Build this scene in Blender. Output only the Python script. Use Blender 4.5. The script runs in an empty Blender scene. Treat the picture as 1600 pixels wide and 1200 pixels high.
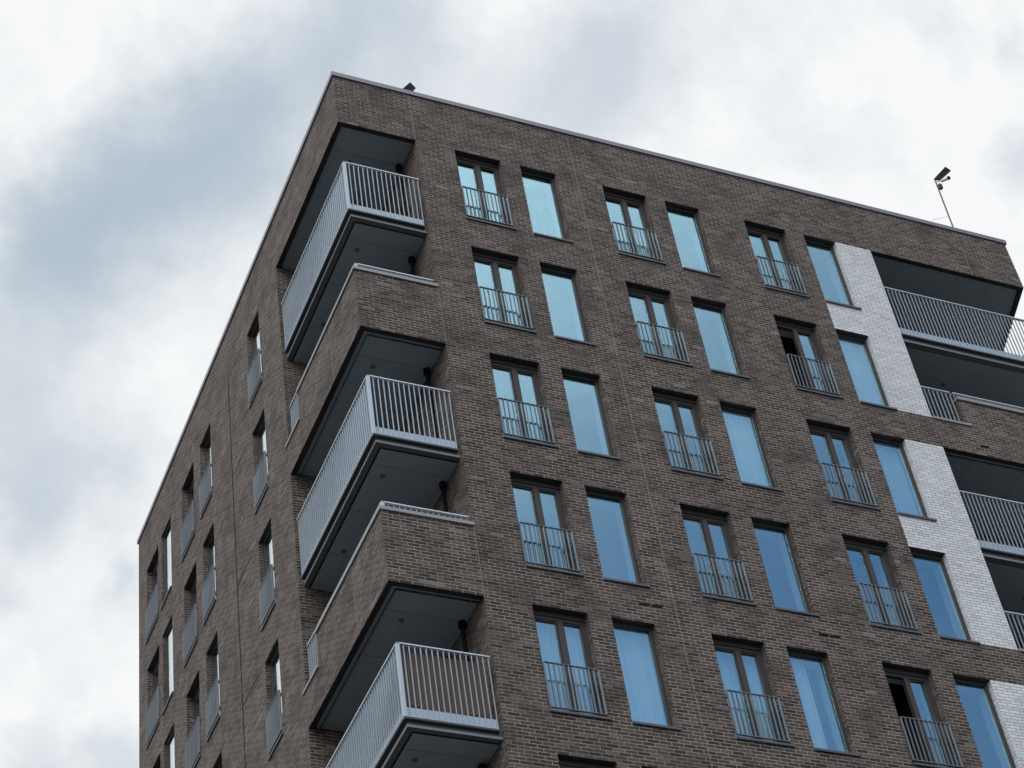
import bpy, bmesh, math, random
from mathutils import Vector, Matrix
rad = math.radians
random.seed(7)
SC = bpy.context.scene
COL = SC.collection

# ------------------------------------------------------------------ camera
cam_d = bpy.data.cameras.new('camera')
cam_d.sensor_width = 36.0
cam_d.lens = 36.0 * 3340.81 / 1600.0
cam_d.clip_start = 0.5
cam_d.clip_end = 3000
cam = bpy.data.objects.new('camera', cam_d)
COL.objects.link(cam)
RT = Vector((0.9183835, -0.37554067, -0.12466334))
DN = Vector((0.18712233, 0.6897834, -0.69941697))
FW = Vector((0.34865022, 0.61900571, 0.70375774))
m = Matrix(((RT.x, -DN.x, -FW.x, -10.71218), (RT.y, -DN.y, -FW.y, -24.11571),
            (RT.z, -DN.z, -FW.z, -34.15471), (0, 0, 0, 1)))
cam.matrix_world = m
SC.camera = cam

# ------------------------------------------------------------------ view / light
SC.view_settings.view_transform = 'Standard'
SC.view_settings.look = 'None'
SC.view_settings.gamma = 1
SC.view_settings.exposure = 0.0
SUN_EL, SUN_AZ = rad(50), rad(222)          # azimuth from north (+y) clockwise: south-west
sun_vec = Vector((math.sin(SUN_AZ) * math.cos(SUN_EL), math.cos(SUN_AZ) * math.cos(SUN_EL), math.sin(SUN_EL)))
sd = bpy.data.lights.new('sun', 'SUN')
sd.energy = 0.9
sd.angle = rad(35)
sd.color = (1.0, 0.97, 0.93)
so = bpy.data.objects.new('sun', sd)
COL.objects.link(so)
so.rotation_euler = sun_vec.to_track_quat('Z', 'Y').to_euler()


class NT:
    """small helper for node trees"""
    def __init__(self, tree):
        self.t = tree
        self.n = tree.nodes
        self.l = tree.links

    def node(self, kind, **kw):
        nd = self.n.new(kind)
        for k, v in kw.items():
            setattr(nd, k, v)
        return nd

    def put(self, sock, v):
        if isinstance(v, bpy.types.NodeSocket):
            self.l.new(v, sock)
        elif v is not None:
            sock.default_value = v

    def math(self, op, a, b=None, c=None, clamp=False):
        nd = self.node('ShaderNodeMath', operation=op, use_clamp=clamp)
        for i, v in enumerate((a, b, c)):
            self.put(nd.inputs[i], v) if v is not None else None
        return nd.outputs[0]

    def vmath(self, op, a, b=None):
        nd = self.node('ShaderNodeVectorMath', operation=op)
        self.put(nd.inputs[0], a)
        if b is not None:
            self.put(nd.inputs[1], b)
        return nd.outputs['Value'] if op in ('DISTANCE', 'DOT_PRODUCT', 'LENGTH') else nd.outputs[0]

    def mix(self, f, a, b, blend='MIX'):
        nd = self.node('ShaderNodeMix', data_type='RGBA', blend_type=blend)
        self.put(nd.inputs[0], f)
        self.put(nd.inputs[6], a)
        self.put(nd.inputs[7], b)
        return nd.outputs[2]

    def noise(self, vec, scale, detail=3, rough=0.5, out='Fac'):
        nd = self.node('ShaderNodeTexNoise')
        self.put(nd.inputs['Vector'], vec)
        nd.inputs['Scale'].default_value = scale
        nd.inputs['Detail'].default_value = detail
        nd.inputs['Roughness'].default_value = rough
        return nd.outputs[out]

    def smooth(self, v, a, b, lo=0.0, hi=1.0):
        nd = self.node('ShaderNodeMapRange', interpolation_type='SMOOTHSTEP')
        self.put(nd.inputs[0], v)
        nd.inputs[1].default_value = a
        nd.inputs[2].default_value = b
        nd.inputs[3].default_value = lo
        nd.inputs[4].default_value = hi
        return nd.outputs[0]


# ------------------------------------------------------------------ sky: broken cloud over a clear Nishita sky
W = bpy.data.worlds.new('World')
SC.world = W
W.use_nodes = True
w = NT(W.node_tree)
w.n.clear()
K = 0.14
sky = w.node('ShaderNodeTexSky', sky_type='NISHITA', sun_disc=False)
sky.sun_elevation = SUN_EL
sky.sun_rotation = SUN_AZ
sky.air_density = 1.0
sky.dust_density = 0.6
sky.ozone_density = 1.0
tc = w.node('ShaderNodeTexCoord')
D0 = tc.outputs['Generated']
n1 = w.noise(D0, 11.0, 6, 0.6, 'Color')
off = w.vmath('SUBTRACT', n1, (0.5, 0.5, 0.5))
sc1 = w.node('ShaderNodeVectorMath', operation='SCALE')
w.put(sc1.inputs[0], off)
sc1.inputs['Scale'].default_value = 0.045
n2 = w.noise(D0, 42.0, 6, 0.62, 'Color')
sc0 = w.node('ShaderNodeVectorMath', operation='SCALE')
w.put(sc0.inputs[0], w.vmath('SUBTRACT', n2, (0.5, 0.5, 0.5)))
sc0.inputs['Scale'].default_value = 0.034
D = w.vmath('ADD', w.vmath('ADD', D0, sc1.outputs[0]), sc0.outputs[0])


def cloud_dir(px, py):
    """direction in the sky of a patch of cloud"""
    return (FW + RT * ((px - 800) / 3340.81) + DN * ((py - 600) / 3340.81)).normalized()


thin = [(600, 0, 95, .42), (520, 60, 85, .46), (430, 130, 95, .55), (360, 200, 100, .55), (270, 260, 105, .60),
        (180, 310, 105, .62), (95, 360, 95, .50), (20, 440, 120, .42), (330, 330, 120, .30), (430, 280, 90, .22),
        (110, 430, 120, .30), (20, 640, 95, .34), (110, 740, 110, .40), (40, 800, 70, .35), (190, 700, 80, .2),
        (10, 930, 45, .35), (190, 900, 35, .3), (180, 1190, 60, .4), (50, 1200, 70, .3), (970, 40, 110, .34),
        (950, 130, 110, .26), (860, 180, 120, .18), (740, 200, 130, .17), (1600, 240, 60, .35), (1180, 20, 90, .1),
        (1420, 20, 50, .16), (1590, 60, 40, .2), (1250, 200, 120, .08), (650, 110, 70, .25)]
acc = None
for px, py, s, a in thin:
    d = w.vmath('DISTANCE', D, tuple(cloud_dir(px, py)))
    q = w.math('DIVIDE', d, s / 3340.81)
    e = w.math('MULTIPLY', w.math('EXPONENT', w.math('MULTIPLY', w.math('MULTIPLY', q, q), -1.0)), a)
    acc = e if acc is None else w.math('ADD', acc, e)
D1 = w.vmath('ADD', D0, sc1.outputs[0])
fine = w.noise(D1, 24.0, 7, 0.6)
acc = w.math('ADD', acc, w.math('MULTIPLY', w.math('SUBTRACT', fine, 0.5), 0.52))
thinness = w.math('SUBTRACT', 1.0, w.math('EXPONENT', w.math('MULTIPLY', w.math('MAXIMUM', acc, 0.0), -1.55)))
cloud = w.mix(thinness, (6.64, 6.75, 6.82, 1), (2.65, 3.35, 4.05, 1))
# brighter cloud round the hidden sun
dsun = w.vmath('DOT_PRODUCT', D1, tuple(sun_vec))
glow = w.smooth(dsun, 0.45, 1.0, 1.0, 2.2)
sc2 = w.node('ShaderNodeVectorMath', operation='SCALE')
w.put(sc2.inputs[0], cloud)
w.put(sc2.inputs['Scale'], glow)
cloud = sc2.outputs[0]
# southern half: a large clear opening with veils of cloud
sep = w.node('ShaderNodeSeparateXYZ')
w.put(sep.inputs[0], D1)
south = w.smooth(sep.outputs[1], -0.15, -0.42)
h = w.math('SUBTRACT', sep.outputs[2], w.math('MULTIPLY', w.math('SUBTRACT', sep.outputs[0], 0.3), 0.45))
veil = w.smooth(h, 0.50, 0.82, 0.08, 0.90)
veil = w.math('ADD', veil, w.math('MULTIPLY', w.math('SUBTRACT', w.noise(D0, 5.0, 5, 0.55), 0.5), 0.45), clamp=True)
west = w.smooth(sep.outputs[0], 0.10, -0.12)
clear = w.math('MULTIPLY', w.math('MULTIPLY', south, w.math('SUBTRACT', 1.0, veil)), w.math('SUBTRACT', 1.0, west), clamp=True)
final = w.mix(clear, cloud, sky.outputs[0])
bg = w.node('ShaderNodeBackground')
w.put(bg.inputs[0], final)
bg.inputs[1].default_value = K
wo = w.node('ShaderNodeOutputWorld')
w.l.new(bg.outputs[0], wo.inputs[0])

# ------------------------------------------------------------------ materials


def new_mat(name):
    mt = bpy.data.materials.new(name)
    mt.use_nodes = True
    k = NT(mt.node_tree)
    b = k.n['Principled BSDF']
    return mt, k, b


def brick_mat(name, ramp, mortar, length=0.22, course=0.0698, joint=0.0095, patch=0.35, rough=0.85):
    mt, k, b = new_mat(name)
    uv = k.node('ShaderNodeUVMap')
    s = k.node('ShaderNodeSeparateXYZ')
    k.put(s.inputs[0], uv.outputs[0])
    wob = k.math('MULTIPLY', k.math('SUBTRACT', k.noise(uv.outputs[0], 7.0, 2), 0.5), 0.006)
    V = k.math('DIVIDE', k.math('ADD', s.outputs[1], wob), course)
    row = k.math('FLOOR', V)
    half = k.math('MULTIPLY', k.math('FLOORED_MODULO', row, 2.0), 0.5)
    wn0 = k.node('ShaderNodeTexWhiteNoise', noise_dimensions='1D')
    k.put(wn0.inputs['W'], row)
    jit = k.math('MULTIPLY', wn0.outputs[0], 0.13)
    U = k.math('ADD', k.math('ADD', k.math('DIVIDE', s.outputs[0], length), half), jit)
    colm = k.math('FLOOR', U)
    fu = k.math('MULTIPLY', k.math('FRACT', U), length)
    fv = k.math('MULTIPLY', k.math('FRACT', V), course)
    eu = k.math('MINIMUM', fu, k.math('SUBTRACT', length, fu))
    ev = k.math('MINIMUM', fv, k.math('SUBTRACT', course, fv))
    edge = k.math('MINIMUM', eu, ev)
    face = k.smooth(edge, joint * 0.42, joint * 0.75)          # 1 on the brick, 0 in the joint
    cx = k.node('ShaderNodeCombineXYZ')
    k.put(cx.inputs[0], colm)
    k.put(cx.inputs[1], row)
    wn = k.node('ShaderNodeTexWhiteNoise', noise_dimensions='2D')
    k.put(wn.inputs['Vector'], cx.outputs[0])
    cr = k.node('ShaderNodeValToRGB')
    el = cr.color_ramp.elements
    el[0].position, el[0].color = ramp[0][0], ramp[0][1] + (1,)
    el[1].position, el[1].color = ramp[-1][0], ramp[-1][1] + (1,)
    for p, c in ramp[1:-1]:
        e = el.new(p)
        e.color = c + (1,)
    k.put(cr.inputs[0], wn.outputs[0])
    grain = k.noise(uv.outputs[0], 60.0, 3, 0.6)
    big = k.noise(uv.outputs[0], 0.55, 4, 0.6)
    mid = k.noise(uv.outputs[0], 2.3, 4, 0.6)
    tone = k.math('ADD', k.math('MULTIPLY', k.math('SUBTRACT', big, 0.5), patch * 1.6),
                  k.math('ADD', 1.0, k.math('MULTIPLY', k.math('SUBTRACT', mid, 0.5), patch)))
    tone = k.math('MULTIPLY', tone, k.math('ADD', 0.8, k.math('MULTIPLY', grain, 0.4)))
    sm = k.node('ShaderNodeVectorMath', operation='SCALE')
    k.put(sm.inputs[0], cr.outputs[0])
    k.put(sm.inputs['Scale'], tone)
    # joints: some raked and dark, some smeared pale
    mj = k.noise(uv.outputs[0], 1.3, 4, 0.65)
    mcol = k.mix(k.smooth(mj, 0.34, 0.60), tuple(c * 0.45 for c in mortar) + (1,), mortar + (1,))
    colr = k.mix(face, mcol, sm.outputs[0])
    k.put(b.inputs['Base Color'], colr)
    b.inputs['Roughness'].default_value = rough
    b.inputs['Specular IOR Level'].default_value = 0.3
    hgt = k.math('ADD', k.math('MULTIPLY', face, 1.0),
                 k.math('ADD', k.math('MULTIPLY', grain, 0.35), k.math('MULTIPLY', wn.outputs[0], 0.5)))
    bp = k.node('ShaderNodeBump')
    bp.inputs['Strength'].default_value = 0.7
    bp.inputs['Distance'].default_value = 0.006
    k.put(bp.inputs['Height'], hgt)
    k.put(b.inputs['Normal'], bp.outputs[0])
    return mt


def metal_mat(name, col, rough=0.5, metallic=0.0, var=0.18, spec=0.5):
    mt, k, b = new_mat(name)
    g = k.node('ShaderNodeNewGeometry')
    a = k.noise(g.outputs['Position'], 3.0, 5, 0.6)
    c = k.noise(g.outputs['Position'], 45.0, 3, 0.6)
    f = k.math('ADD', 1.0 - var, k.math('MULTIPLY', k.math('ADD', a, c), var))
    sm = k.node('ShaderNodeVectorMath', operation='SCALE')
    sm.inputs[0].default_value = col
    k.put(sm.inputs['Scale'], f)
    k.put(b.inputs['Base Color'], sm.outputs[0])
    b.inputs['Metallic'].default_value = metallic
    k.put(b.inputs['Roughness'], k.math('ADD', rough - 0.08, k.math('MULTIPLY', a, 0.16)))
    b.inputs['Specular IOR Level'].default_value = spec
    return mt


def glass_mat(name, tint, refl, trans):
    """coated double glazing: part mirror of the sky, part view into the room"""
    mt, k, b = new_mat(name)
    k.n.remove(b)
    out = k.n['Material Output']
    g = k.node('ShaderNodeNewGeometry')
    oi = k.node('ShaderNodeObjectInfo')
    gl = k.node('ShaderNodeBsdfGlossy')
    gl.inputs['Roughness'].default_value = 0.05
    sh = k.vmath('ADD', g.outputs['Position'], oi.outputs['Location'])
    n = k.noise(sh, 0.9, 2)
    bp = k.node('ShaderNodeBump')
    bp.inputs['Strength'].default_value = 0.10
    bp.inputs['Distance'].default_value = 0.05
    k.put(bp.inputs['Height'], n)
    k.put(gl.inputs['Normal'], bp.outputs[0])
    tr = k.node('ShaderNodeBsdfTransparent')
    tr.inputs['Color'].default_value = trans + (1,)
    mx = k.node('ShaderNodeMixShader')
    cosv = k.math('ABSOLUTE', k.vmath('DOT_PRODUCT', g.outputs['Incoming'], g.outputs['Normal']))
    fr = k.math('ADD', 0.04, k.math('MULTIPLY', k.math('POWER', k.math('SUBTRACT', 1.0, cosv), 5.0), 0.96))
    k.put(gl.inputs['Color'], k.mix(k.smooth(fr, 0.07, 0.2), tint + (1,), (.92, .98, 1.0, 1)))
    f = k.math('ADD', refl, k.math('MULTIPLY', fr, 0.8), clamp=True)
    k.put(mx.inputs[0], f)
    k.l.new(tr.outputs[0], mx.inputs[1])
    k.l.new(gl.outputs[0], mx.inputs[2])
    k.l.new(mx.outputs[0], out.inputs[0])
    return mt


M = {}
M['brick'] = brick_mat('dark_brick', [(0.0, (.020, .016, .016)), (0.12, (.030, .023, .022)), (0.22, (.040, .031, .028)),
                                      (0.6, (.055, .0425, .039)), (0.85, (.077, .061, .056)), (0.988, (.096, .079, .073)), (1.0, (.15, .135, .128))],
                       (.30, .262, .232))
M['shaded_brick'] = brick_mat('shaded_brick', [(0.0, (.010, .010, .012)), (0.5, (.022, .020, .022)), (1.0, (.035, .031, .032))], (.05, .046, .043))  # darkened copy of the wall brick: underside shade put into the colour
M['white_brick'] = brick_mat('white_brick', [(0.0, (.46, .48, .50)), (0.3, (.51, .53, .56)), (0.93, (.58, .60, .63)), (1.0, (.40, .42, .44))],
                             (.20, .205, .21), patch=0.16, rough=0.55)
M['galv'] = metal_mat('galvanised_steel', (.35, .42, .49), 0.42, 0.3)
M['trim'] = metal_mat('grey_trim', (.20, .23, .26), 0.5, 0.1)
M['handrail'] = metal_mat('highlight_steel', (.52, .58, .63), 0.4, 0.35)  # railing steel made paler: the highlight along the top put into its colour
M['rail'] = metal_mat('painted_rail', (.15, .175, .205), 0.42, 0.2)
M['coping'] = metal_mat('coping_metal', (.17, .165, .195), 0.4, 0.3)
M['coping2'] = metal_mat('ledge_metal', (.22, .22, .225), 0.45, 0.2)
M['sill'] = metal_mat('sill_metal', (.085, .080, .088), 0.45, 0.2)
M['slab'] = metal_mat('slab_edge', (.10, .105, .112), 0.6, 0.1)
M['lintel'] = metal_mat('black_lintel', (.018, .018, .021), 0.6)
M['frame'] = metal_mat('window_frame_metal', (.040, .036, .036), 0.55, 0.0, 0.15, 0.3)
M['soffit'] = metal_mat('soffit_board', (.25, .295, .335), 0.7, 0.0, 0.25, 0.2)
M['dark'] = metal_mat('dark_steel', (.03, .033, .04), 0.5)
M['black'] = metal_mat('black_plastic', (.010, .010, .013), 0.7, 0, 0.2, 0.03)
M['joint'] = metal_mat('sealant', (.20, .17, .15), 0.9, 0, 0.3, 0.1)
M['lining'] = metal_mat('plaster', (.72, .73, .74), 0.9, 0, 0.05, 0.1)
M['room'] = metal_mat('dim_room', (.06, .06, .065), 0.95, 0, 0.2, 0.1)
M['roof'] = metal_mat('roof_membrane', (.18, .18, .18), 0.9, 0, 0.3, 0.1)
M['glass'] = glass_mat('glass', (.57, .88, 1.0), 0.35, (.90, .98, 1.0))
M['curtain'] = metal_mat('curtain_cloth', (.82, .84, .86), 0.95, 0, 0.1, 0.1)
M['reed'] = None
M['pole'] = metal_mat('yellow_green_paint', (.10, .11, .028), 0.6)
M['camera'] = metal_mat('white_plastic', (.55, .56, .58), 0.4)
M['cell'] = metal_mat('solar_glass', (.012, .012, .024), 0.6, 0, 0.2, 0.05)
M['pot'] = metal_mat('grey_pot', (.10, .10, .105), 0.7)
M['stem'] = metal_mat('stem', (.06, .05, .03), 0.9)


def leaf_mat():
    mt, k, b = new_mat('leaf')
    g = k.node('ShaderNodeNewGeometry')
    n = k.noise(g.outputs['Position'], 14.0, 2)
    k.put(b.inputs['Base Color'], k.mix(n, (.018, .035, .016, 1), (.06, .10, .04, 1)))
    b.inputs['Roughness'].default_value = 0.5
    return mt


def reed_mat():
    mt, k, b = new_mat('reed')
    g = k.node('ShaderNodeNewGeometry')
    mp = k.node('ShaderNodeMapping')
    mp.inputs['Scale'].default_value = (60, 60, 2)
    k.put(mp.inputs[0], g.outputs['Position'])
    n = k.noise(mp.outputs[0], 1.0, 4, 0.7)
    k.put(b.inputs['Base Color'], k.mix(n, (.035, .024, .018, 1), (.16, .112, .08, 1)))
    b.inputs['Roughness'].default_value = 0.85
    return mt


def ground_mat():
    mt, k, b = new_mat('paving')
    g = k.node('ShaderNodeNewGeometry')
    n = k.noise(g.outputs['Position'], 0.4, 6, 0.6)
    k.put(b.inputs['Base Color'], k.mix(n, (.06, .06, .06, 1), (.11, .11, .108, 1)))
    b.inputs['Roughness'].default_value = 0.9
    return mt


M['leaf'] = leaf_mat()
M['reed'] = reed_mat()
M['ground'] = ground_mat()


# ------------------------------------------------------------------ mesh helpers
class MB:
    def __init__(self):
        self.v, self.f, self.mi, self.mats = [], [], [], []

    def mat(self, mt):
        if mt not in self.mats:
            self.mats.append(mt)
        return self.mats.index(mt)

    def quad(self, a, b, c, d, mt):
        i = len(self.v)
        self.v += [tuple(a), tuple(b), tuple(c), tuple(d)]
        self.f.append((i, i + 1, i + 2, i + 3))
        self.mi.append(self.mat(mt))

    def box(self, x0, x1, y0, y1, z0, z1, mt, T=None):
        if x0 > x1: x0, x1 = x1, x0
        if y0 > y1: y0, y1 = y1, y0
        if z0 > z1: z0, z1 = z1, z0
        p = [Vector((x, y, z)) for z in (z0, z1) for y in (y0, y1) for x in (x0, x1)]
        if T is not None:
            p = [T @ q for q in p]
        i = len(self.v)
        self.v += [tuple(q) for q in p]
        for f in ((0, 2, 3, 1), (4, 5, 7, 6), (0, 1, 5, 4), (2, 6, 7, 3), (0, 4, 6, 2), (1, 3, 7, 5)):
            self.f.append(tuple(i + j for j in f))
            self.mi.append(self.mat(mt))

    def tube(self, pts, r, mt, seg=10, cap=True):
        pts = [Vector(p) for p in pts]
        rings = []
        for j, p in enumerate(pts):
            t = (pts[min(j + 1, len(pts) - 1)] - pts[max(j - 1, 0)]).normalized()
            a = t.orthogonal().normalized()
            if abs(t.z) < 0.9:
                a = t.cross(Vector((0, 0, 1))).normalized()
            b = t.cross(a)
            base = len(self.v)
            rr = r[j] if isinstance(r, (list, tuple)) else r
            for s in range(seg):
                an = 2 * math.pi * s / seg
                self.v.append(tuple(p + a * (rr * math.cos(an)) + b * (rr * math.sin(an))))
            rings.append(base)
        for j in range(len(rings) - 1):
            for s in range(seg):
                s2 = (s + 1) % seg
                self.f.append((rings[j] + s, rings[j] + s2, rings[j + 1] + s2, rings[j + 1] + s))
                self.mi.append(self.mat(mt))
        if cap:
            for bse in (rings[0], rings[-1]):
                self.f.append(tuple(bse + s for s in range(seg)))
                self.mi.append(self.mat(mt))

    def build(self, name, parent=None, loc=(0, 0, 0), recalc=False):
        me = bpy.data.meshes.new(name)
        lo = Vector(loc)
        me.from_pydata([tuple(Vector(p) - lo) for p in self.v], [], self.f)
        for mt in self.mats:
            me.materials.append(mt)
        for p, mi in zip(me.polygons, self.mi):
            p.material_index = mi
        uvl = me.uv_layers.new(name='UVMap')
        for p in me.polygons:
            n = p.normal
            for li in p.loop_indices:
                c = me.vertices[me.loops[li].vertex_index].co + lo
                if abs(n.z) > 0.7 and p.material_index < len(self.mats) and self.mats[p.material_index].name == 'shaded_brick':
                    xs = [me.vertices[i].co.x for i in p.vertices]
                    ys = [me.vertices[i].co.y for i in p.vertices]
                    lng = (max(ys) - min(ys)) > (max(xs) - min(xs))
                    uvl.data[li].uv = (c.y, c.x) if lng else (c.x, c.y)
                elif abs(n.z) > 0.7:
                    uvl.data[li].uv = (c.x + c.y * 0.0, c.y)
                elif abs(n.x) > abs(n.y):
                    uvl.data[li].uv = (c.y + 0.11, c.z)
                else:
                    uvl.data[li].uv = (c.x, c.z)
        if recalc:
            bm = bmesh.new()
            bm.from_mesh(me)
            bmesh.ops.recalc_face_normals(bm, faces=bm.faces)
            bm.to_mesh(me)
            bm.free()
        me.update()
        return place(name, me, parent, loc)


def place(name, me, parent=None, loc=(0, 0, 0)):
    o = bpy.data.objects.new(name, me)
    COL.objects.link(o)
    if parent is not None:
        o.parent = parent
        base = Vector((0, 0, 0))
        q = parent
        while q is not None:
            base += q.location
            q = q.parent
        o.location = Vector(loc) - base
    else:
        o.location = loc
    return o


def empty(name, loc=(0, 0, 0)):
    o = bpy.data.objects.new(name, None)
    COL.objects.link(o)
    o.location = loc
    return o


def tag(o, label, cat, group=None, kind=None):
    o['label'] = label
    o['category'] = cat
    if group: o['group'] = group
    if kind: o['kind'] = kind


# ------------------------------------------------------------------ ground
GZ = -36.0
g = MB()
g.box(-600, 600, -600, 600, GZ - 0.5, GZ, M['ground'])
go = g.build('ground')
go['kind'] = 'structure'
tag(go, 'grey paved ground at the foot of the brick block', 'ground', kind='structure')

# ------------------------------------------------------------------ the apartment building
H = 3.0
NROW = 7
ZB = GZ - 0.2
XE = 16.403           # east corner of the front
YE = 14.862           # far end of the left side
XL, YL = 1.66, 4.04   # corner loggia
XR = 12.36            # right loggia starts
NR = 13.20            # its notch ends
NLy = 3.33            # left parapet ends, notch to YL
RD = 2.2              # depth of the right loggia
EX = 0.33             # the east side leans out in plan
ZTOP = 1.50
WB = -2.196           # bottom of the openings
PT = -4.47            # top of the brick of a parapet (under its coping)
NZ = -5.20            # bottom of the notch
LOGB = -24.0          # lowest loggia floor

FRONT = {'A1': (2.510, 3.523), 'B1': (3.959, 4.767), 'A2': (5.834, 6.851), 'B2': (7.294, 8.107), 'A3': (9.201, 10.217), 'B3': (10.663, 11.469)}
LEFT = {'L1': (5.285, 6.082), 'L2': (8.868, 9.679), 'L3': (10.192, 11.150), 'L4': (12.076, 12.870), 'L5': (13.154, 14.155)}
LDEPTH = {'L1': .09, 'L2': .10, 'L3': .17, 'L4': .05, 'L5': .15}

BLD = empty('apartment_building', (0, 0, GZ))
tag(BLD, 'dark brick apartment block with corner balconies, pale brick strips and rows of tall blue windows', 'building')


def zmod(z):
    """height inside the two-storey pattern: 0 at the top of the pattern, down to -6"""
    return -((-z) % 6.0)


def in_rows(z):
    for r in range(NROW):
        if -H * r + WB < z < -H * r:
            return True
    return False


def breaks(vals, lo, hi):
    s = sorted(set([round(v, 4) for v in vals if lo <= v <= hi] + [lo, hi]))
    return s


zv = [ZTOP, 0, ZB, LOGB, -23.0]
for r in range(NROW + 1):
    zv += [-H * r, -H * r + WB]
for kk in range(4):
    zv += [-6 * kk + PT, -6 * kk - 6, -6 * kk + NZ, -6 * kk - 5.165]
ZS = breaks(zv, ZB, ZTOP)
wall = MB()
white = MB()


def loggia_open(z):
    return LOGB < z < 0 and zmod(z) > PT


def front_cells():
    us = [0, XL, XR, NR, XE, 10.663, 11.469]
    for a, b in FRONT.values():
        us += [a, b]
    U = breaks(us, 0, XE)
    for i in range(len(U) - 1):
        for j in range(len(ZS) - 1):
            u, z = (U[i] + U[i + 1]) / 2, (ZS[j] + ZS[j + 1]) / 2
            if in_rows(z) and any(a < u < b for a, b in FRONT.values()):
                continue
            if (u < XL or u > XR) and loggia_open(z):
                continue
            if XR < u < NR and LOGB < z < 0 and zmod(z) > NZ:
                continue
            tgt, mt = wall, M['brick']
            if 10.663 < u < XR and LOGB < z < 0 and zmod(z) > -5.165:
                tgt, mt = white, M['white_brick']
            tgt.quad((U[i], 0, ZS[j]), (U[i + 1], 0, ZS[j]), (U[i + 1], 0, ZS[j + 1]), (U[i], 0, ZS[j + 1]), mt)


def left_cells():
    us = [0, YL, NLy, YE]
    for a, b in LEFT.values():
        us += [a, b]
    U = breaks(us, 0, YE)
    for i in range(len(U) - 1):
        for j in range(len(ZS) - 1):
            u, z = (U[i] + U[i + 1]) / 2, (ZS[j] + ZS[j + 1]) / 2
            if in_rows(z) and any(a < u < b for a, b in LEFT.values()):
                continue
            if u < YL and loggia_open(z):
                continue
            if NLy < u < YL and LOGB < z < 0 and zmod(z) > NZ:
                continue
            wall.quad((0, U[i + 1], ZS[j]), (0, U[i], ZS[j]), (0, U[i], ZS[j + 1]), (0, U[i + 1], ZS[j + 1]), M['brick'])


front_cells()
left_cells()
B = M['brick']
# window reveals
for r in range(NROW):
    t, b = -H * r, -H * r + WB
    for key, (l, rr) in FRONT.items():
        dp = 0.17
        wm = B
        rm = B
        tgt = wall
        if key == 'B3':
            rm = M['white_brick']
        wall.quad((l, 0, b), (l, 0, t), (l, dp, t), (l, dp, b), wm)
        (white if key == 'B3' else wall).quad((rr, 0, b), (rr, dp, b), (rr, dp, t), (rr, 0, t), rm)
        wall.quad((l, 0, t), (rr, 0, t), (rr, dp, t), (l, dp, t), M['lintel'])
        wall.quad((l, 0, b), (l, dp, b), (rr, dp, b), (rr, 0, b), wm)
    for key, (l, rr) in LEFT.items():
        dp = LDEPTH[key] + .02
        wall.quad((0, l, b), (dp, l, b), (dp, l, t), (0, l, t), B)
        wall.quad((0, rr, b), (0, rr, t), (dp, rr, t), (dp, rr, b), B)
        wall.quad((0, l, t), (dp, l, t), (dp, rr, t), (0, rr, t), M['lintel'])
        wall.quad((0, l, b), (0, rr, b), (dp, rr, b), (dp, l, b), B)

ex = lambda y: XE + EX * y
# corner loggia: return walls
wall.quad((XL, 0, LOGB), (XL, YL, LOGB), (XL, YL, 0.06), (XL, 0, 0.06), B)
wall.quad((0, YL, LOGB), (0, YL, 0.06), (XL, YL, 0.06), (XL, YL, LOGB), B)
# right loggia: return and back wall
wall.quad((XR, 0, LOGB), (XR, 0, 0.06), (XR, RD, 0.06), (XR, RD, LOGB), B)
wall.quad((XR, RD, LOGB), (XR, RD, 0.06), (ex(RD), RD, 0.06), (ex(RD), RD, LOGB), B)
# parapets: inner faces, undersides, notch cheeks
TH, UW = 0.20, 0.11
for kk in range(4):
    z0, z1, zn = -6 * kk - 6, -6 * kk + PT, -6 * kk + NZ
    wall.quad((TH, TH, z0), (TH, TH, z1), (XL, TH, z1), (XL, TH, z0), B)
    wall.quad((TH, TH, z0), (TH, NLy, z0), (TH, NLy, z1), (TH, TH, z1), B)
    wall.quad((0, NLy, zn), (TH, NLy, zn), (TH, NLy, z1), (0, NLy, z1), B)
    wall.quad((TH, NLy, z0), (TH, YL, z0), (TH, YL, zn), (TH, NLy, zn), B)
    wall.quad((NR, TH, z0), (NR, TH, z1), (ex(TH), TH, z1), (ex(TH), TH, z0), B)
    wall.quad((NR, 0, zn), (NR, 0, z1), (NR, TH, z1), (NR, TH, zn), B)
    wall.quad((XR, TH, z0), (XR, TH, zn), (NR, TH, zn), (NR, TH, z0), B)
for kk in range(-1, 4):
    z0 = -6 * kk - 6
    # undersides of the brick bands, their shade painted in with the darkened brick
    wall.quad((0, 0, z0), (XL, 0, z0), (XL, UW, z0), (UW, UW, z0), M['shaded_brick'])
    wall.quad((0, 0, z0), (UW, UW, z0), (UW, YL, z0), (0, YL, z0), M['shaded_brick'])
    wall.quad((XR, 0, z0), (XE, 0, z0), (ex(UW) - UW, UW, z0), (XR, UW, z0), M['shaded_brick'])
    wall.quad((XE, 0, z0), (ex(RD), RD, z0), (ex(RD) - UW, RD, z0), (ex(UW) - UW, UW, z0), M['shaded_brick'])
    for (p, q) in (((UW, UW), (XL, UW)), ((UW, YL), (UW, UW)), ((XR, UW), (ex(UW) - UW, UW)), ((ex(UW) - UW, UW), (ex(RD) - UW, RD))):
        wall.quad((p[0], p[1], z0), (q[0], q[1], z0), (q[0], q[1], z0 + .06), (p[0], p[1], z0 + .06), M['shaded_brick'])
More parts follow.
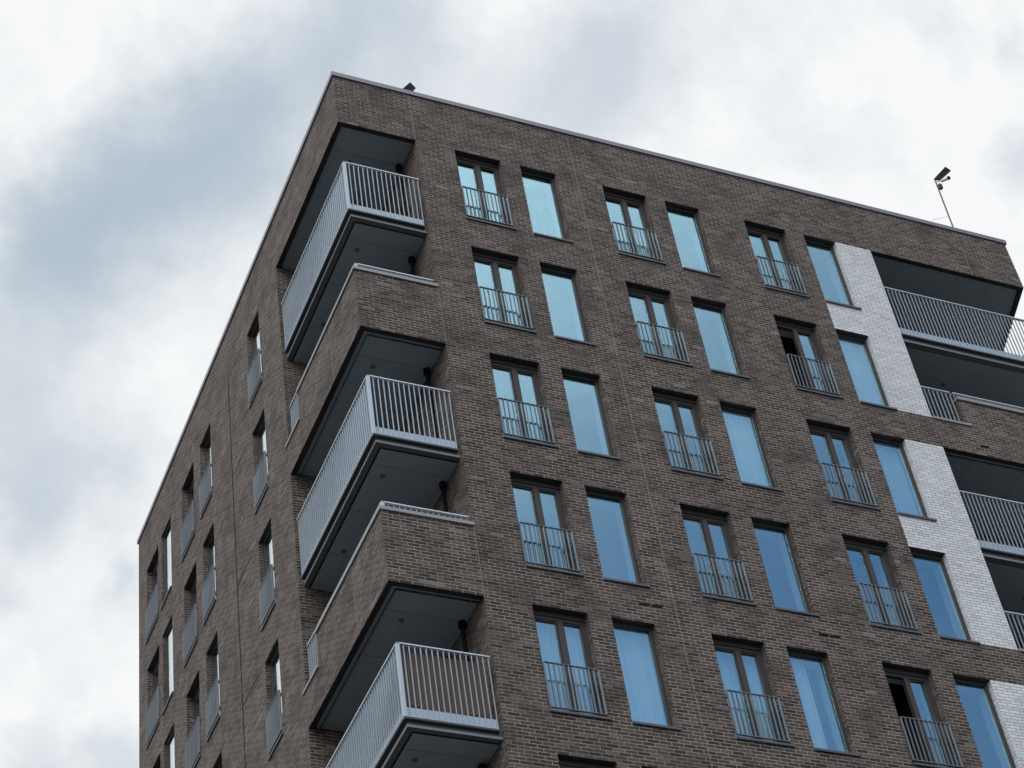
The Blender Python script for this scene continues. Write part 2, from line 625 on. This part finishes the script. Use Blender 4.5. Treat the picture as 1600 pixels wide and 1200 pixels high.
# east side: bands over the loggia, plain wall behind it; the back wall
zb = [(0, ZTOP)] + [(-6 * kk - 6, -6 * kk + PT) for kk in range(4)]
for a, b in zb:
    wall.quad((XE, 0, a), (ex(RD), RD, a), (ex(RD), RD, b), (XE, 0, b), B)
wall.quad((ex(RD), RD, LOGB), (ex(YE), YE, LOGB), (ex(YE), YE, ZTOP), (ex(RD), RD, ZTOP), B)
wall.quad((XE, 0, ZB), (ex(YE), YE, ZB), (ex(YE), YE, LOGB), (XE, 0, LOGB), B)
wall.quad((0, YE, ZB), (0, YE, ZTOP), (ex(YE), YE, ZTOP), (ex(YE), YE, ZB), B)
wall_o = wall.build('wall', BLD)
white_o = white.build('pale_brick_wall', BLD)
white_o['label'] = 'pale grey-white brick strip beside the right balconies'

# roof and coping
rf = MB()
rf.quad((.02, .02, 1.2), (XE, .02, 1.2), (ex(YE) - .02, YE - .02, 1.2), (.02, YE - .02, 1.2), M['roof'])
rf_o = rf.build('roof', BLD)
cp = MB()
c0, c1, ov, wd = 1.50, 1.625, 0.035, 0.34
cp.box(-ov, XE + .04, -ov, wd, c0, c1, M['coping'])
cp.box(-ov, wd, wd, YE + ov, c0, c1, M['coping'])
cp.box(wd, ex(YE), YE - wd, YE + ov, c0, c1, M['coping'])
n = 24
for i in range(n):
    pass
i0 = len(cp.v)
T = Matrix.Translation((XE, 0, 0)) @ Matrix.Rotation(-math.atan(EX), 4, 'Z')
cp.box(-.30, .035, .02, YE * 1.053, c0 + .002, c1 + .002, M['coping'], T)
for i in range(1, 6):                                   # lap joints of the metal
    cp.box(i * 3.0 - .012, i * 3.0 + .012, -ov - .002, wd, c0 - .002, c1 + .003, M['coping'])
for i in range(1, 5):
    cp.box(-ov - .002, wd, i * 3.0 - .012, i * 3.0 + .012, c0 - .002, c1 + .003, M['coping'])
cp.build('roof_coping', BLD)

# ------------------------------------------------------------------ windows


def xf(face):
    """local (u along the wall, d into the wall, z) -> world"""
    if face == 'F':
        return lambda u, d, z: (u, d, z)
    return lambda u, d, z: (d, u, z)


def lbox(mb, face, u0, u1, d0, d1, z0, z1, mt):
    if face == 'F':
        mb.box(u0, u1, d0, d1, z0, z1, mt)
    else:
        mb.box(d0, d1, u0, u1, z0, z1, mt)


CACHE = {}


def part(key, name, make, parent, loc):
    """one mesh shared by every repeat of a part"""
    if key not in CACHE:
        mb = MB()
        make(mb)
        o = mb.build(name, parent, (0, 0, 0), recalc=True)
        CACHE[key] = o.data
        bpy.data.objects.remove(o)
    return place(name, CACHE[key], parent, loc)


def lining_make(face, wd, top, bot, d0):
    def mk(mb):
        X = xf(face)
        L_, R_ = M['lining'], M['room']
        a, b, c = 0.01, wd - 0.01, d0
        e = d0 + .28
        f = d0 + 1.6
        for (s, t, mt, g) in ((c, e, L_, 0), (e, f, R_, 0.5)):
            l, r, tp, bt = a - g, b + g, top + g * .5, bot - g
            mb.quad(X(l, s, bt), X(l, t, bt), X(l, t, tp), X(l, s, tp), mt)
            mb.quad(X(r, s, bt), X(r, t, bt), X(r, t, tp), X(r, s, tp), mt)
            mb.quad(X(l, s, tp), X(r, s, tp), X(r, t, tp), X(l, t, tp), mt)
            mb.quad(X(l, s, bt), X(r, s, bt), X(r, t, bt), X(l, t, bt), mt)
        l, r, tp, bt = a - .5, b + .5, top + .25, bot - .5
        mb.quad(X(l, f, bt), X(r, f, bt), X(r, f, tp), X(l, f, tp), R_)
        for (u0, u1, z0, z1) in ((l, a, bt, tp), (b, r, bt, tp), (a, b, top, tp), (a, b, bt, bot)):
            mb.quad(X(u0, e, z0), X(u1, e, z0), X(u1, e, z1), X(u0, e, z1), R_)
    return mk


def french(face, key, u0, u1, row, depth, open_left=False):
    z = -H * row
    wd = u1 - u0
    loc = (u0, 0, z) if face == 'F' else (0, u0, z)
    bot = WB + .05
    fw = 0.075
    fr0, fr1 = depth, depth + .07
    md = wd * .53

    def mk(mb):
        lbox(mb, face, 0, wd, fr0 - .02, fr0 + .0, -.085, 0.0, M['frame'])       # head cover
        lbox(mb, face, 0, fw, fr0, fr1, bot, -.0, M['frame'])
        lbox(mb, face, wd - fw, wd, fr0, fr1, bot, -.0, M['frame'])
        lbox(mb, face, fw, wd - fw, fr0, fr1, -.155, -.0, M['frame'])
        lbox(mb, face, fw, wd - fw, fr0, fr1, bot, bot + .09, M['frame'])
        lbox(mb, face, md - .05, md + .05, fr0 - .012, fr1, bot + .09, -.155, M['frame'])
        for a, b in ((fw, md - .05), (md + .05, wd - fw)):                        # sash profiles
            if open_left and a == fw:
                continue
            s = .028
            lbox(mb, face, a, a + s, fr0 + .016, fr1, bot + .09, -.155, M['frame'])
            lbox(mb, face, b - s, b, fr0 + .016, fr1, bot + .09, -.155, M['frame'])
            lbox(mb, face, a + s, b - s, fr0 + .016, fr1, -.155 - s, -.155, M['frame'])
        if open_left:                                                             # the sash swung into the room
            lbox(mb, face, fw + .01, fw + .05, fr1, fr1 + .40, bot + .1, bot + .15, M['frame'])
            lbox(mb, face, fw + .01, fw + .05, fr1, fr1 + .40, -.22, -.17, M['frame'])
            lbox(mb, face, fw + .01, fw + .05, fr1 + .36, fr1 + .40, bot + .1, -.17, M['frame'])
    win = part(('fr', face, round(wd, 3), depth, open_left), 'window', mk, BLD, loc)

    def gl(a, b):
        def mkp(mb):
            s = .028
            lbox(mb, face, a + s, b - s, fr0 + .038, fr0 + .046, bot + .09, -.155 - s, M['glass'])
        return mkp
    for a, b in ((fw, md - .05), (md + .05, wd - fw)):
        if open_left and a == fw:
            continue
        part(('frp', face, round(wd, 3), depth, a), 'pane', gl(a, b), win, loc)
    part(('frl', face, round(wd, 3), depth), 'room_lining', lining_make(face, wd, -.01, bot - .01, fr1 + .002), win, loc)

    def ms(mb):
        lbox(mb, face, 0.002, wd + .05, -.035, -.001, WB - .004, WB + .040, M['sill'])
        lbox(mb, face, 0.002, wd - .002, -.001, fr1, WB + .003, WB + .045, M['sill'])
    part(('frs', face, round(wd, 3), depth), 'sill', ms, win, loc)
    if open_left:
        win['label'] = 'window with its left leaf open onto a dark room'

    juliet(face, wd, loc)
    return win


def juliet(face, wd, loc):
    # juliet railing in front
    def mj(mb):
        t, b = -1.215, -2.125
        d0, d1 = -.050, -.012
        a, c = .01, wd - .03
        lbox(mb, face, a, c, d0, d1, t - .012, t, M['rail'])
        lbox(mb, face, a, c, d0, d1, b, b + .012, M['rail'])
        nb = max(8, int(round((c - a) / .088)))
        for i in range(nb + 1):
            u = a + (c - a) * i / nb
            w_ = .006 if 0 < i < nb else .011
            lbox(mb, face, u - w_, u + w_, d0 + .002, d1 - .002, b + .012, t - .012, M['rail'])
        for u in (a - .01, c + .01):                                             # fixing lugs to the brick
            for zz in (t - .12, b + .12):
                lbox(mb, face, u - .02, u + .02, d1 - .006, -.001, zz - .03, zz + .03, M['dark'])
    part(('jul', face, round(wd, 3)), 'juliet_railing', mj, BLD, loc)


def fixed(face, key, u0, u1, row, depth):
    z = -H * row
    wd = u1 - u0
    loc = (u0, 0, z) if face == 'F' else (0, u0, z)
    bot = WB + .05
    fw = 0.06
    fr0, fr1 = depth, depth + .06

    def mk(mb):
        lbox(mb, face, 0, fw, fr0, fr1, bot, 0, M['frame'])
        lbox(mb, face, wd - fw, wd, fr0, fr1, bot, 0, M['frame'])
        lbox(mb, face, fw, wd - fw, fr0, fr1, -.055, 0, M['frame'])
        lbox(mb, face, fw, wd - fw, fr0, fr1, bot, bot + .05, M['frame'])
    win = part(('fx', face, round(wd, 3), depth), 'window', mk, BLD, loc)

    def mp(mb):
        lbox(mb, face, fw, wd - fw, fr0 + .02, fr0 + .028, bot + .05, -.055, M['glass'])
    part(('fxp', face, round(wd, 3), depth), 'pane', mp, win, loc)
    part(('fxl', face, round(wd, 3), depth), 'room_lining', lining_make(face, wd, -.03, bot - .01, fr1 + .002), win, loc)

    def ms(mb):
        lbox(mb, face, 0.002, wd + .05, -.035, -.001, WB - .004, WB + .040, M['sill'])
        lbox(mb, face, 0.002, wd - .002, -.001, fr1, WB + .003, WB + .045, M['sill'])
    part(('frs', face, round(wd, 3), depth), 'sill', ms, win, loc)
    return win


OPEN = {('A3', 1), ('A3', 4)}
for row in range(NROW):
    for key, (a, b) in FRONT.items():
        if key[0] == 'A':
            french('F', key, a, b, row, 0.15, (key, row) in OPEN)
        else:
            fixed('F', key, a, b, row, 0.12)
    for key, (a, b) in LEFT.items():
        if key in ('L4', 'L1', 'L2'):
            fixed('L', key, a, b, row, LDEPTH[key])
            if key != 'L4':
                juliet('L', b - a, (0, a, -H * row))
        else:
            french('L', key, a, b, row, LDEPTH[key])

# ------------------------------------------------------------------ balconies
G = M['galv']


def baluster_run(mb, p, q, zt, zb, pitch=.098, deep=.029, thick=.009, mt=None):
    """flat bars standing across the line p-q"""
    mt = mt or G
    p, q = Vector((p[0], p[1], 0)), Vector((q[0], q[1], 0))
    L = (q - p).length
    n = max(1, int(round(L / pitch)))
    ang = math.atan2(q.y - p.y, q.x - p.x)
    for i in range(n + 1):
        c = p + (q - p) * (i / n)
        T = Matrix.Translation((c.x, c.y, 0)) @ Matrix.Rotation(ang, 4, 'Z')
        mb.box(-thick / 2, thick / 2, -deep / 2, deep / 2, zb, zt, mt, T)


def bar(mb, p, q, z0, z1, w, mt, ext=0.0):
    p, q = Vector((p[0], p[1], 0)), Vector((q[0], q[1], 0))
    L = (q - p).length
    ang = math.atan2(q.y - p.y, q.x - p.x)
    T = Matrix.Translation((p.x, p.y, 0)) @ Matrix.Rotation(ang, 4, 'Z')
    mb.box(-ext, L + ext, -w / 2, w / 2, z0, z1, mt, T)


def railing(parent, path, zt, zb, deep=.029):
    mb = MB()
    for i in range(len(path) - 1):
        p, q = path[i], path[i + 1]
        baluster_run(mb, p, q, zt - .012, zb + .012, deep=deep)
        bar(mb, p, q, zb, zb + .012, .05, G)
    for p in path:                                   # corner and end posts
        if p in (path[0], path[-1]):
            continue
        mb.box(p[0] - .028, p[0] + .028, p[1] - .028, p[1] + .028, zb - .002, zt - .012, G)
    o = mb.build('railing', parent)
    hb = MB()
    for i in range(len(path) - 1):
        bar(hb, path[i], path[i + 1], zt - .012 - .0007 * i, zt + .010 - .0007 * i, .055, M['handrail'], .0275 if len(path) > 2 else 0)
    hb.build('handrail', o)
    return o


def slab(name, poly, z0, z1, mt, parent):
    """flat prism over a plan outline"""
    mb = MB()
    n = len(poly)
    i = len(mb.v)
    mb.v += [(x, y, z0) for x, y in poly] + [(x, y, z1) for x, y in poly]
    mb.f.append(tuple(range(n - 1, -1, -1)))
    mb.f.append(tuple(range(n, 2 * n)))
    for j in range(n):
        k2 = (j + 1) % n
        mb.f.append((j, k2, n + k2, n + j))
    mb.mi += [mb.mat(mt)] * (n + 2)
    return mb.build(name, parent)


def soffit_joints(lines, z, parent):
    for p, q in lines:
        mb = MB()
        bar(mb, p, q, z - .002, z + .01, .008, M['slab'])
        mb.build('board_joint', parent)


def soffit_light(x, y, z, parent):
    mb = MB()
    mb.tube([(x, y, z - .014), (x, y, z + .005)], .05, M['slab'], 16)
    return mb.build('soffit_light', parent)


in1 = .055
for kk in range(4):
    Z = -6 * kk
    # upper balcony of each pair: steel railing all round
    zt, zb = Z - 1.235, Z - 2.66
    poly = [(.10, .10), (XL - .005, .10), (XL - .005, YL - .005), (.10, YL - .005)]
    bal = slab('balcony', poly, Z - 2.80, Z - 2.58, M['slab'], BLD)
    bal['label'] = 'corner balcony with galvanised railing'
    railing(bal, [(1.59, in1), (in1, in1), (in1, 3.93)], zt, zb)
    tb = MB()                                            # kick plate behind the bars
    bar(tb, (1.60, .088), (.088, .088), Z - 2.64, Z - 2.44, .012, G)
    bar(tb, (.088, .082), (.088, 3.93), Z - 2.64, Z - 2.44, .012, G)
    tb.build('kick_plate', bal)
    eg = MB()                                            # dark angle below the bars
    bar(eg, (1.61, .060), (.03, .060), Z - 2.70, Z - 2.663, .075, M['dark'])
    bar(eg, (.060, .098), (.060, 3.95), Z - 2.70, Z - 2.663, .075, M['dark'])
    eg.build('edge_angle', bal)
    et = MB()
    bar(et, (XL - .006, .094), (.088, .094), Z - 2.803, Z - 2.755, .011, M['trim'])
    bar(et, (.094, .100), (.094, YL - .1), Z - 2.8035, Z - 2.7555, .011, M['trim'])
    et.build('edge_trim', bal)
    so_ = slab('soffit', [(.23, .23), (XL - .006, .23), (XL - .006, YL - .006), (.23, YL - .006)], Z - 2.815, Z - 2.801, M['soffit'], bal)
    gr = MB()
    bar(gr, (.215, .215), (XL - .01, .215), Z - 2.806, Z - 2.7995, .03, M['black'])
    bar(gr, (.215, .231), (.215, YL - .01), Z - 2.806, Z - 2.7995, .03, M['black'])
    gr.build('shadow_gap', bal)
    soffit_joints([((.25, .62 + 1.2 * j), (XL - .02, .62 + 1.2 * j)) for j in range(3)], Z - 2.815, so_)
    soffit_light(.485, .86, Z - 2.815, so_)
    soffit_light(.485, 2.9, Z - 2.815, so_)
    # lower balcony of each pair: brick parapet with a ledge and a low rail
    z0 = Z - 6
    fl = slab('parapet_balcony', [(TH + .005, TH + .005), (XL - .005, TH + .005), (XL - .005, YL - .005), (TH + .005, YL - .005)],
              z0 + .075, z0 + .78, M['coping2'], BLD)
    fl['label'] = 'corner balcony behind a brick parapet'
    lg = MB()
    lz0, lz1 = Z + PT, Z + PT + .075
    lg.box(-.03, XL + .012, -.03, TH + .02, lz0, lz1, M['coping2'])
    lg.box(-.03, TH + .02, TH + .02, NLy, lz0, lz1, M['coping2'])
    lg.box(-.03, TH + .01, NLy + .003, YL + .12, Z + NZ, Z + NZ + .05, M['coping2'])
    lg.build('ledge', fl)
    railing(fl, [(1.59, .075), (.075, .075), (.075, NLy - .01)], Z - 4.225, lz1 + .001, .014)
    railing(fl, [(.075, NLy + .02), (.075, 3.96)], Z - 4.236, Z + NZ + .06)
for kk in range(-1, 4):
    z0 = -6 * kk - 6
    so_ = slab('loggia_soffit', [(UW + .002, UW + .002), (XL - .004, UW + .002), (XL - .004, YL - .004), (UW + .002, YL - .004)],
               z0 + .045, z0 + .06, M['soffit'], BLD)
    soffit_joints([((UW + .01, .75 + 1.2 * j), (XL - .02, .75 + 1.2 * j)) for j in range(3)], z0 + .045, so_)
    soffit_light(.578, .95, z0 + .045, so_)
    so_ = slab('loggia_soffit', [(XR + .004, UW + .002), (ex(UW) - UW - .004, UW + .002), (ex(RD) - UW - .004, RD - .004), (XR + .004, RD - .004)],
               z0 + .045, z0 + .06, M['soffit'], BLD)
    soffit_joints([((XR + .9 + 1.2 * j, UW + .01), (XR + .9 + 1.2 * j, RD - .02)) for j in range(3)], z0 + .045, so_)
# right-hand balconies
for kk in range(4):
    Z = -6 * kk
    zt, zb = Z - 1.155, Z - 2.62
    q = lambda y, d: (ex(y) - d, y)
    bal = slab('balcony', [(XR + .005, .10), q(.10, .10), q(RD - .005, .10), (XR + .005, RD - .005)], Z - 2.78, Z - 2.56, M['slab'], BLD)
    bal['label'] = 'right-hand balcony with galvanised railing'
    railing(bal, [(XR + .03, in1), q(in1, .06), q(RD - .05, .06)], zt, zb)
    tb = MB()
    bar(tb, (XR + .02, .088), q(.088, .095), Z - 2.60, Z - 2.38, .012, G)
    bar(tb, q(.09, .095), q(RD - .05, .095), Z - 2.60, Z - 2.38, .012, G)
    tb.build('kick_plate', bal)
    eg = MB()
    bar(eg, (XR + .01, .060), q(.060, .03), Z - 2.66, Z - 2.623, .075, M['dark'])
    bar(eg, q(.098, .06), q(RD - .05, .06), Z - 2.66, Z - 2.623, .075, M['dark'])
    eg.build('edge_angle', bal)
    et = MB()
    bar(et, (XR + .01, .094), q(.10, .10), Z - 2.783, Z - 2.735, .011, M['trim'])
    et.build('edge_trim', bal)
    so_ = slab('soffit', [(XR + .006, .25), q(.25, .25), q(RD - .006, .25), (XR + .006, RD - .006)], Z - 2.795, Z - 2.781, M['soffit'], bal)
    soffit_light(XR + 1.6, 1.0, Z - 2.795, so_)
    z0 = Z - 6
    fl = slab('parapet_balcony', [(XR + .005, TH + .005), q(TH + .005, TH), q(RD - .005, TH), (XR + .005, RD - .005)], z0 + .075, z0 + .78, M['coping2'], BLD)
    fl['label'] = 'right-hand balcony behind a brick parapet'
    lg = MB()
    lz0, lz1 = Z + PT + .03, Z + PT + .115
    lg.box(NR - .01, XE + .03, -.03, TH + .02, lz0, lz1, M['coping2'])
    lg.box(XR + .01, NR + .10, -.03, TH + .01, Z + NZ, Z + NZ + .06, M['coping2'])
    T = Matrix.Translation((XE, 0, 0)) @ Matrix.Rotation(-math.atan(EX), 4, 'Z')
    lg.box(-.20, .03, TH + .03, RD, lz0 + .001, lz1 + .001, M['coping2'], T)
    lg.build('ledge', fl)
    railing(fl, [(NR + .02, .075), q(.075, .08), q(RD - .05, .08)], Z - 4.18, lz1 + .001, .014)
    railing(fl, [(XR + .03, .075), (NR - .08, .075)], Z - 4.191, Z + NZ + .065)

# doors from the flats onto the corner balconies, and the black downpipe
for row in range(7):
    zf = -H * row - (2.57 if row % 2 == 0 else 2.21)
    dm = MB()
    for a, b in ((1.35, 1.43), (2.35, 2.43), (3.40, 3.48)):
        dm.box(XL - .03, XL - .002, a, b, zf, zf + 2.12, M['frame'])
    dm.box(XL - .03, XL - .002, 1.43, 2.35, zf + 2.04, zf + 2.12, M['frame'])
    dm.box(XL - .03, XL - .002, 2.43, 3.40, zf + 2.04, zf + 2.12, M['frame'])
    d_o = dm.build('balcony_door', BLD)
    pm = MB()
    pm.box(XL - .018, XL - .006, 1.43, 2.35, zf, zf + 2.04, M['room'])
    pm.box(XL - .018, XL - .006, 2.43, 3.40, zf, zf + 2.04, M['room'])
    pm.build('pane', d_o)
pp = MB()
pp.tube([(1.57, .76, LOGB), (1.57, .76, .05)], .038, M['black'], 12)
for kk in range(4):
    for z in (-6 * kk - 2.83, -6 * kk - 5.955, -6 * kk + .04):
        pp.tube([(1.57, .76, z - .12), (1.57, .76, z)], .066, M['black'], 14)
pp.build('downpipe', BLD)

# movement joints in the brickwork
J = M['joint']
jm = MB()


def fj(x, z0, z1, w=.013):
    jm.box(x - w / 2, x + w / 2, -.0025, .004, z0, z1, J)


fj(.71, .0, 1.5)
fj(1.66, .0, 1.5)
for kk in range(4):
    fj(1.668, -6 * kk - 6, -6 * kk + PT)
    jm.box(-.0025, .004, 1.45, 1.463, -6 * kk - 6, -6 * kk + PT, J)
    jm.box(1.70, 5.23, -.002, .003, -6 * kk - 6.006 + .35, -6 * kk - 5.996 + .35, J)
fj(5.24, -30, 1.5)
fj(12.69, .0, 1.5)
for kk in range(4):
    fj(12.69, -6 * kk - 6, -6 * kk + NZ)
fj(15.03, .0, 1.5)
jm.build('movement_joint', BLD)
dj = MB()
for r in range(9):
    dj.box(-.002, .004, 7.45, 7.495, -H * (r + 1) + .02 + .0, -H * r - .0 + .03 - .0, M['black'])
    dj.box(-.003, .004, 6.49, 7.45, -H * r + .012, -H * r + .048, M['black'])
dj.build('open_joint', BLD)

# black air bricks below some windows
for (x, z) in ((4.55, -11.62), (8.05, -11.62), (13.35, -5.75)):
    am = MB()
    nb_ = 2 if x < 13 else 1
    for i in range(nb_):
        am.box(x + .23 * i, x + .23 * i + .205, -.003, .004, z, z + .055, M['black'])
    am.build('air_brick', BLD)

# ------------------------------------------------------------------ curtains in the flats


def curtain(face, u0, u1, row, depth, cover, label):
    mb = MB()
    z1, z0 = -H * row - .06, -H * row + WB + .08
    a, b = u0 + .02, u0 + .02 + (u1 - u0 - .04) * cover
    n = 60
    rnd = random.Random(row * 31 + int(u0 * 10))
    ph = rnd.random() * 6
    fr = 26 + rnd.random() * 10
    P = []
    for i in range(n + 1):
        u = a + (b - a) * i / n
        d = depth + .035 * math.sin(u * fr * 2 + ph + 1.5 * math.sin(u * 9 + ph)) + .012 * math.sin(u * 121)
        P.append((u, d))
    for i in range(n):
        (ua, da), (ub, db) = P[i], P[i + 1]
        mb.quad((ua, da, z0), (ub, db, z0), (ub, db, z1), (ua, da, z1), M['curtain'])
    o = mb.build('curtain', None, ((a + b) / 2, depth, z0))
    tag(o, label, 'curtain', 'curtains behind the front windows')
    return o


def cw(key, row, cover, label):
    u0, u1 = FRONT[key]
    curtain('F', u0, u1, row, .30 if key[0] == 'B' else .36, cover, label)


cw('B1', 4, 1.0, 'pale curtain filling the lowest single-pane window of the left column, beside the reed-screened balcony')
cw('A1', 4, 1.0, 'pale curtain behind the lowest two-pane window nearest the reed-screened balcony')
cw('B2', 2, 1.0, 'pale pleated curtain in the middle-column single-pane window, third floor from the roof')
cw('B2', 4, .62, 'pale curtain drawn over the left part of the lowest middle-column single-pane window')
cw('A2', 4, 1.0, 'pale curtain behind the lowest two-pane window of the middle column')
cw('B3', 1, 1.0, 'pale curtain in the second window from the roof beside the pale brick strip')
cw('B3', 2, 1.0, 'pale curtain in the third window from the roof beside the pale brick strip')

# ------------------------------------------------------------------ things on the balconies
rs = MB()
zt, zb = -13.32, -14.40
rnd = random.Random(3)
n = 150
for i in range(n):
    u = .10 + 1.46 * i / n
    jit = rnd.uniform(-.012, .012)
    rs.box(u, u + .0085, .125 + rnd.uniform(-.003, .003), .134 + rnd.uniform(-.003, .003),
           zb + jit + .03 * math.sin(u * 6), zt + rnd.uniform(-.01, .012), M['reed'])
for z in (-13.45, -13.85, -14.25):
    rs.box(.10, 1.56, .1365, .140, z, z + .008, M['stem'])
ro = rs.build('reed_screen', None, (.83, .13, zb))
tag(ro, 'brown reed screen fixed inside the lowest corner balcony railing', 'screen')


def pot_plant(x, y, zf, hgt, spread, label, seed):
    rnd = random.Random(seed)
    r = empty('potted_plant', (x, y, zf))
    tag(r, label, 'plant', 'plants on the top corner balcony')
    pm = MB()
    pm.tube([(x, y, zf), (x, y, zf + .24), (x, y, zf + .26), (x, y, zf + .26)], [.10, .14, .15, .13], M['pot'], 18)
    pm.build('pot', r)
    st = MB()
    lf = MB()
    for i in range(16):
        a = rnd.uniform(0, 2 * math.pi)
        s = rnd.uniform(.1, 1) * spread
        top = Vector((x + math.cos(a) * s, y + math.sin(a) * s, zf + .26 + hgt * rnd.uniform(.55, 1)))
        mid = Vector((x, y, zf + .2)).lerp(top, .5) + Vector((0, 0, .08))
        st.tube([(x, y, zf + .2), mid, top], [.008, .006, .003], M['stem'], 6)
        for j in range(22):
            t = rnd.uniform(.25, 1)
            p = mid.lerp(top, t) + Vector([rnd.gauss(0, .045) for _ in range(3)])
            d = Vector([rnd.gauss(0, 1) for _ in range(3)]).normalized()
            e = d.orthogonal().normalized()
            L = rnd.uniform(.04, .09)
            lf.quad(p, p + d * L * .5 + e * L * .22, p + d * L, p + d * L * .5 - e * L * .22, M['leaf'])
    st.build('stem', r)
    lf.build('foliage', r)


pot_plant(1.32, .34, -2.58, .66, .17, 'dark leafy potted plant at the wall end of the top corner balcony', 4)
pot_plant(.42, .42, -2.58, .62, .20, 'low leafy potted plant behind the corner post of the top balcony', 9)

# ------------------------------------------------------------------ roof-top devices


def solar(mb, c, right, up, w_, h_, t=.03):
    """flat box panel in the plane right/up"""
    R_, U_ = Vector(right).normalized(), Vector(up).normalized()
    N = R_.cross(U_).normalized()
    U_ = N.cross(R_)
    T = Matrix(((R_.x, U_.x, N.x, c[0]), (R_.y, U_.y, N.y, c[1]), (R_.z, U_.z, N.z, c[2]), (0, 0, 0, 1)))
    return T


def sheet(mb, a, b, c, d, t, m1, m2):
    """thin solid sheet with corners a b c d, thickness t to its far side"""
    n = (b - a).cross(d - a).normalized()
    if n.y < 0:
        n = -n
    P = [a, b, c, d]
    Q = [p + n * t for p in P]
    mb.quad(*P, m1)
    mb.quad(*Q, m2)
    for i in range(4):
        j = (i + 1) % 4
        mb.quad(P[i], P[j], Q[j], Q[i], m1)


def P3(px, py, y):
    """point on the roof at depth y seen at a photo pixel"""
    d = FW + RT * ((px - 800) / 3340.81) + DN * ((py - 600) / 3340.81)
    o = Vector((-10.71218, -24.11571, -34.15471))
    return o + d * ((y - o.y) / d.y)


# camera mast near the right end of the roof
top, low = P3(1461, 281.5, .62), P3(1486.5, 348, .62)
base = top + (low - top) * ((top.z - 1.2) / (top.z - low.z))
mast = empty('camera_mast', base)
tag(mast, 'slim yellow-green mast with a solar panel and camera near the right end of the roof', 'camera mast')
pm = MB()
pm.tube([base, top], .020, M['pole'], 10)
pm.box(base.x - .12, base.x + .12, base.y - .12, base.y + .12, 1.2, 1.23, M['dark'])
pm.build('pole', mast)
sp = MB()
a, b, c, d = P3(1459.5, 279, .60), P3(1477, 260.3, .85), P3(1485.5, 266, .80), P3(1469, 281, .55)
sheet(sp, a, b, c, d, .03, M['black'], M['cell'])
sp.build('solar_panel', mast)
cm = MB()
q0, q1 = P3(1464, 286, .50), P3(1483.5, 277.5, .35)
dq = (q1 - q0)
cm.tube([q0 + dq * .35, q0 + dq * .8], .04, M['camera'], 14)
cm.tube([q0 + dq * .8, q0 + dq * 1.0], .045, M['black'], 14)
cm.tube([top + Vector((0, 0, -.06)), q0 + dq * .4], .018, M['camera'], 8)
cm.build('security_camera', mast)
bx = MB()
bb = P3(1468, 291, .60)
bx.box(bb.x - .03, bb.x + .05, bb.y - .05, bb.y + .03, bb.z - .10, bb.z + .05, M['dark'])
bx.build('control_box', mast)
cb = MB()
s0, s1 = P3(1481, 338, .62), P3(1455, 342, .75)
cb.tube([s0, s0.lerp(s1, .5) + Vector((0, 0, -.03)), s1 + Vector((0, 0, -.05))], .003, M['black'], 5)
cb.build('cable', mast)

# small solar panel unit near the left corner of the roof
u = empty('solar_panel_unit', (2.05, .7, 1.2))
tag(u, 'small tilted black solar panel peeping over the roof edge near the left corner', 'solar panel')
a, b, c, d = P3(626.5, 140.5, .55), P3(641, 128.3, .75), P3(649.5, 137, .68), P3(640, 143.5, .50)
sm = MB()
ctr = (a + c) / 2
sheet(sm, a, b, c, d, .03, M['black'], M['cell'])
sm.build('solar_panel', u)
st = MB()
st.tube([(ctr.x + .03, ctr.y, 1.2), (ctr.x + .03, ctr.y, ctr.z)], .022, M['black'], 10)
st.box(ctr.x - .10, ctr.x + .16, ctr.y - .13, ctr.y + .13, 1.2, 1.24, M['dark'])
j = P3(644.5, 143, .6)
st.tube([j, Vector((j.x, j.y, 1.2))], .03, M['black'], 10)
st.build('stand', u)

# standing lamp in a top-floor flat
lp = P3(846, 366, .95)
lz = -2.13
lamp = empty('floor_lamp', (lp.x, .95, lz))
tag(lamp, 'white floor lamp faintly seen behind the top single-pane window nearest the corner balcony', 'lamp')
sh = P3(842, 318, .95)
l1 = MB()
l1.tube([(sh.x, .95, sh.z - .1), (sh.x, .95, sh.z + .08)], [.16, .10], M['curtain'], 18)
l1.build('lamp_shade', lamp)
l2 = MB()
l2.tube([(sh.x, .95, lz), (sh.x, .95, sh.z - .1)], .018, M['curtain'], 8)
l2.tube([(sh.x, .95, lz), (sh.x, .95, lz + .02)], .13, M['curtain'], 16)
l2.build('lamp_stand', lamp)
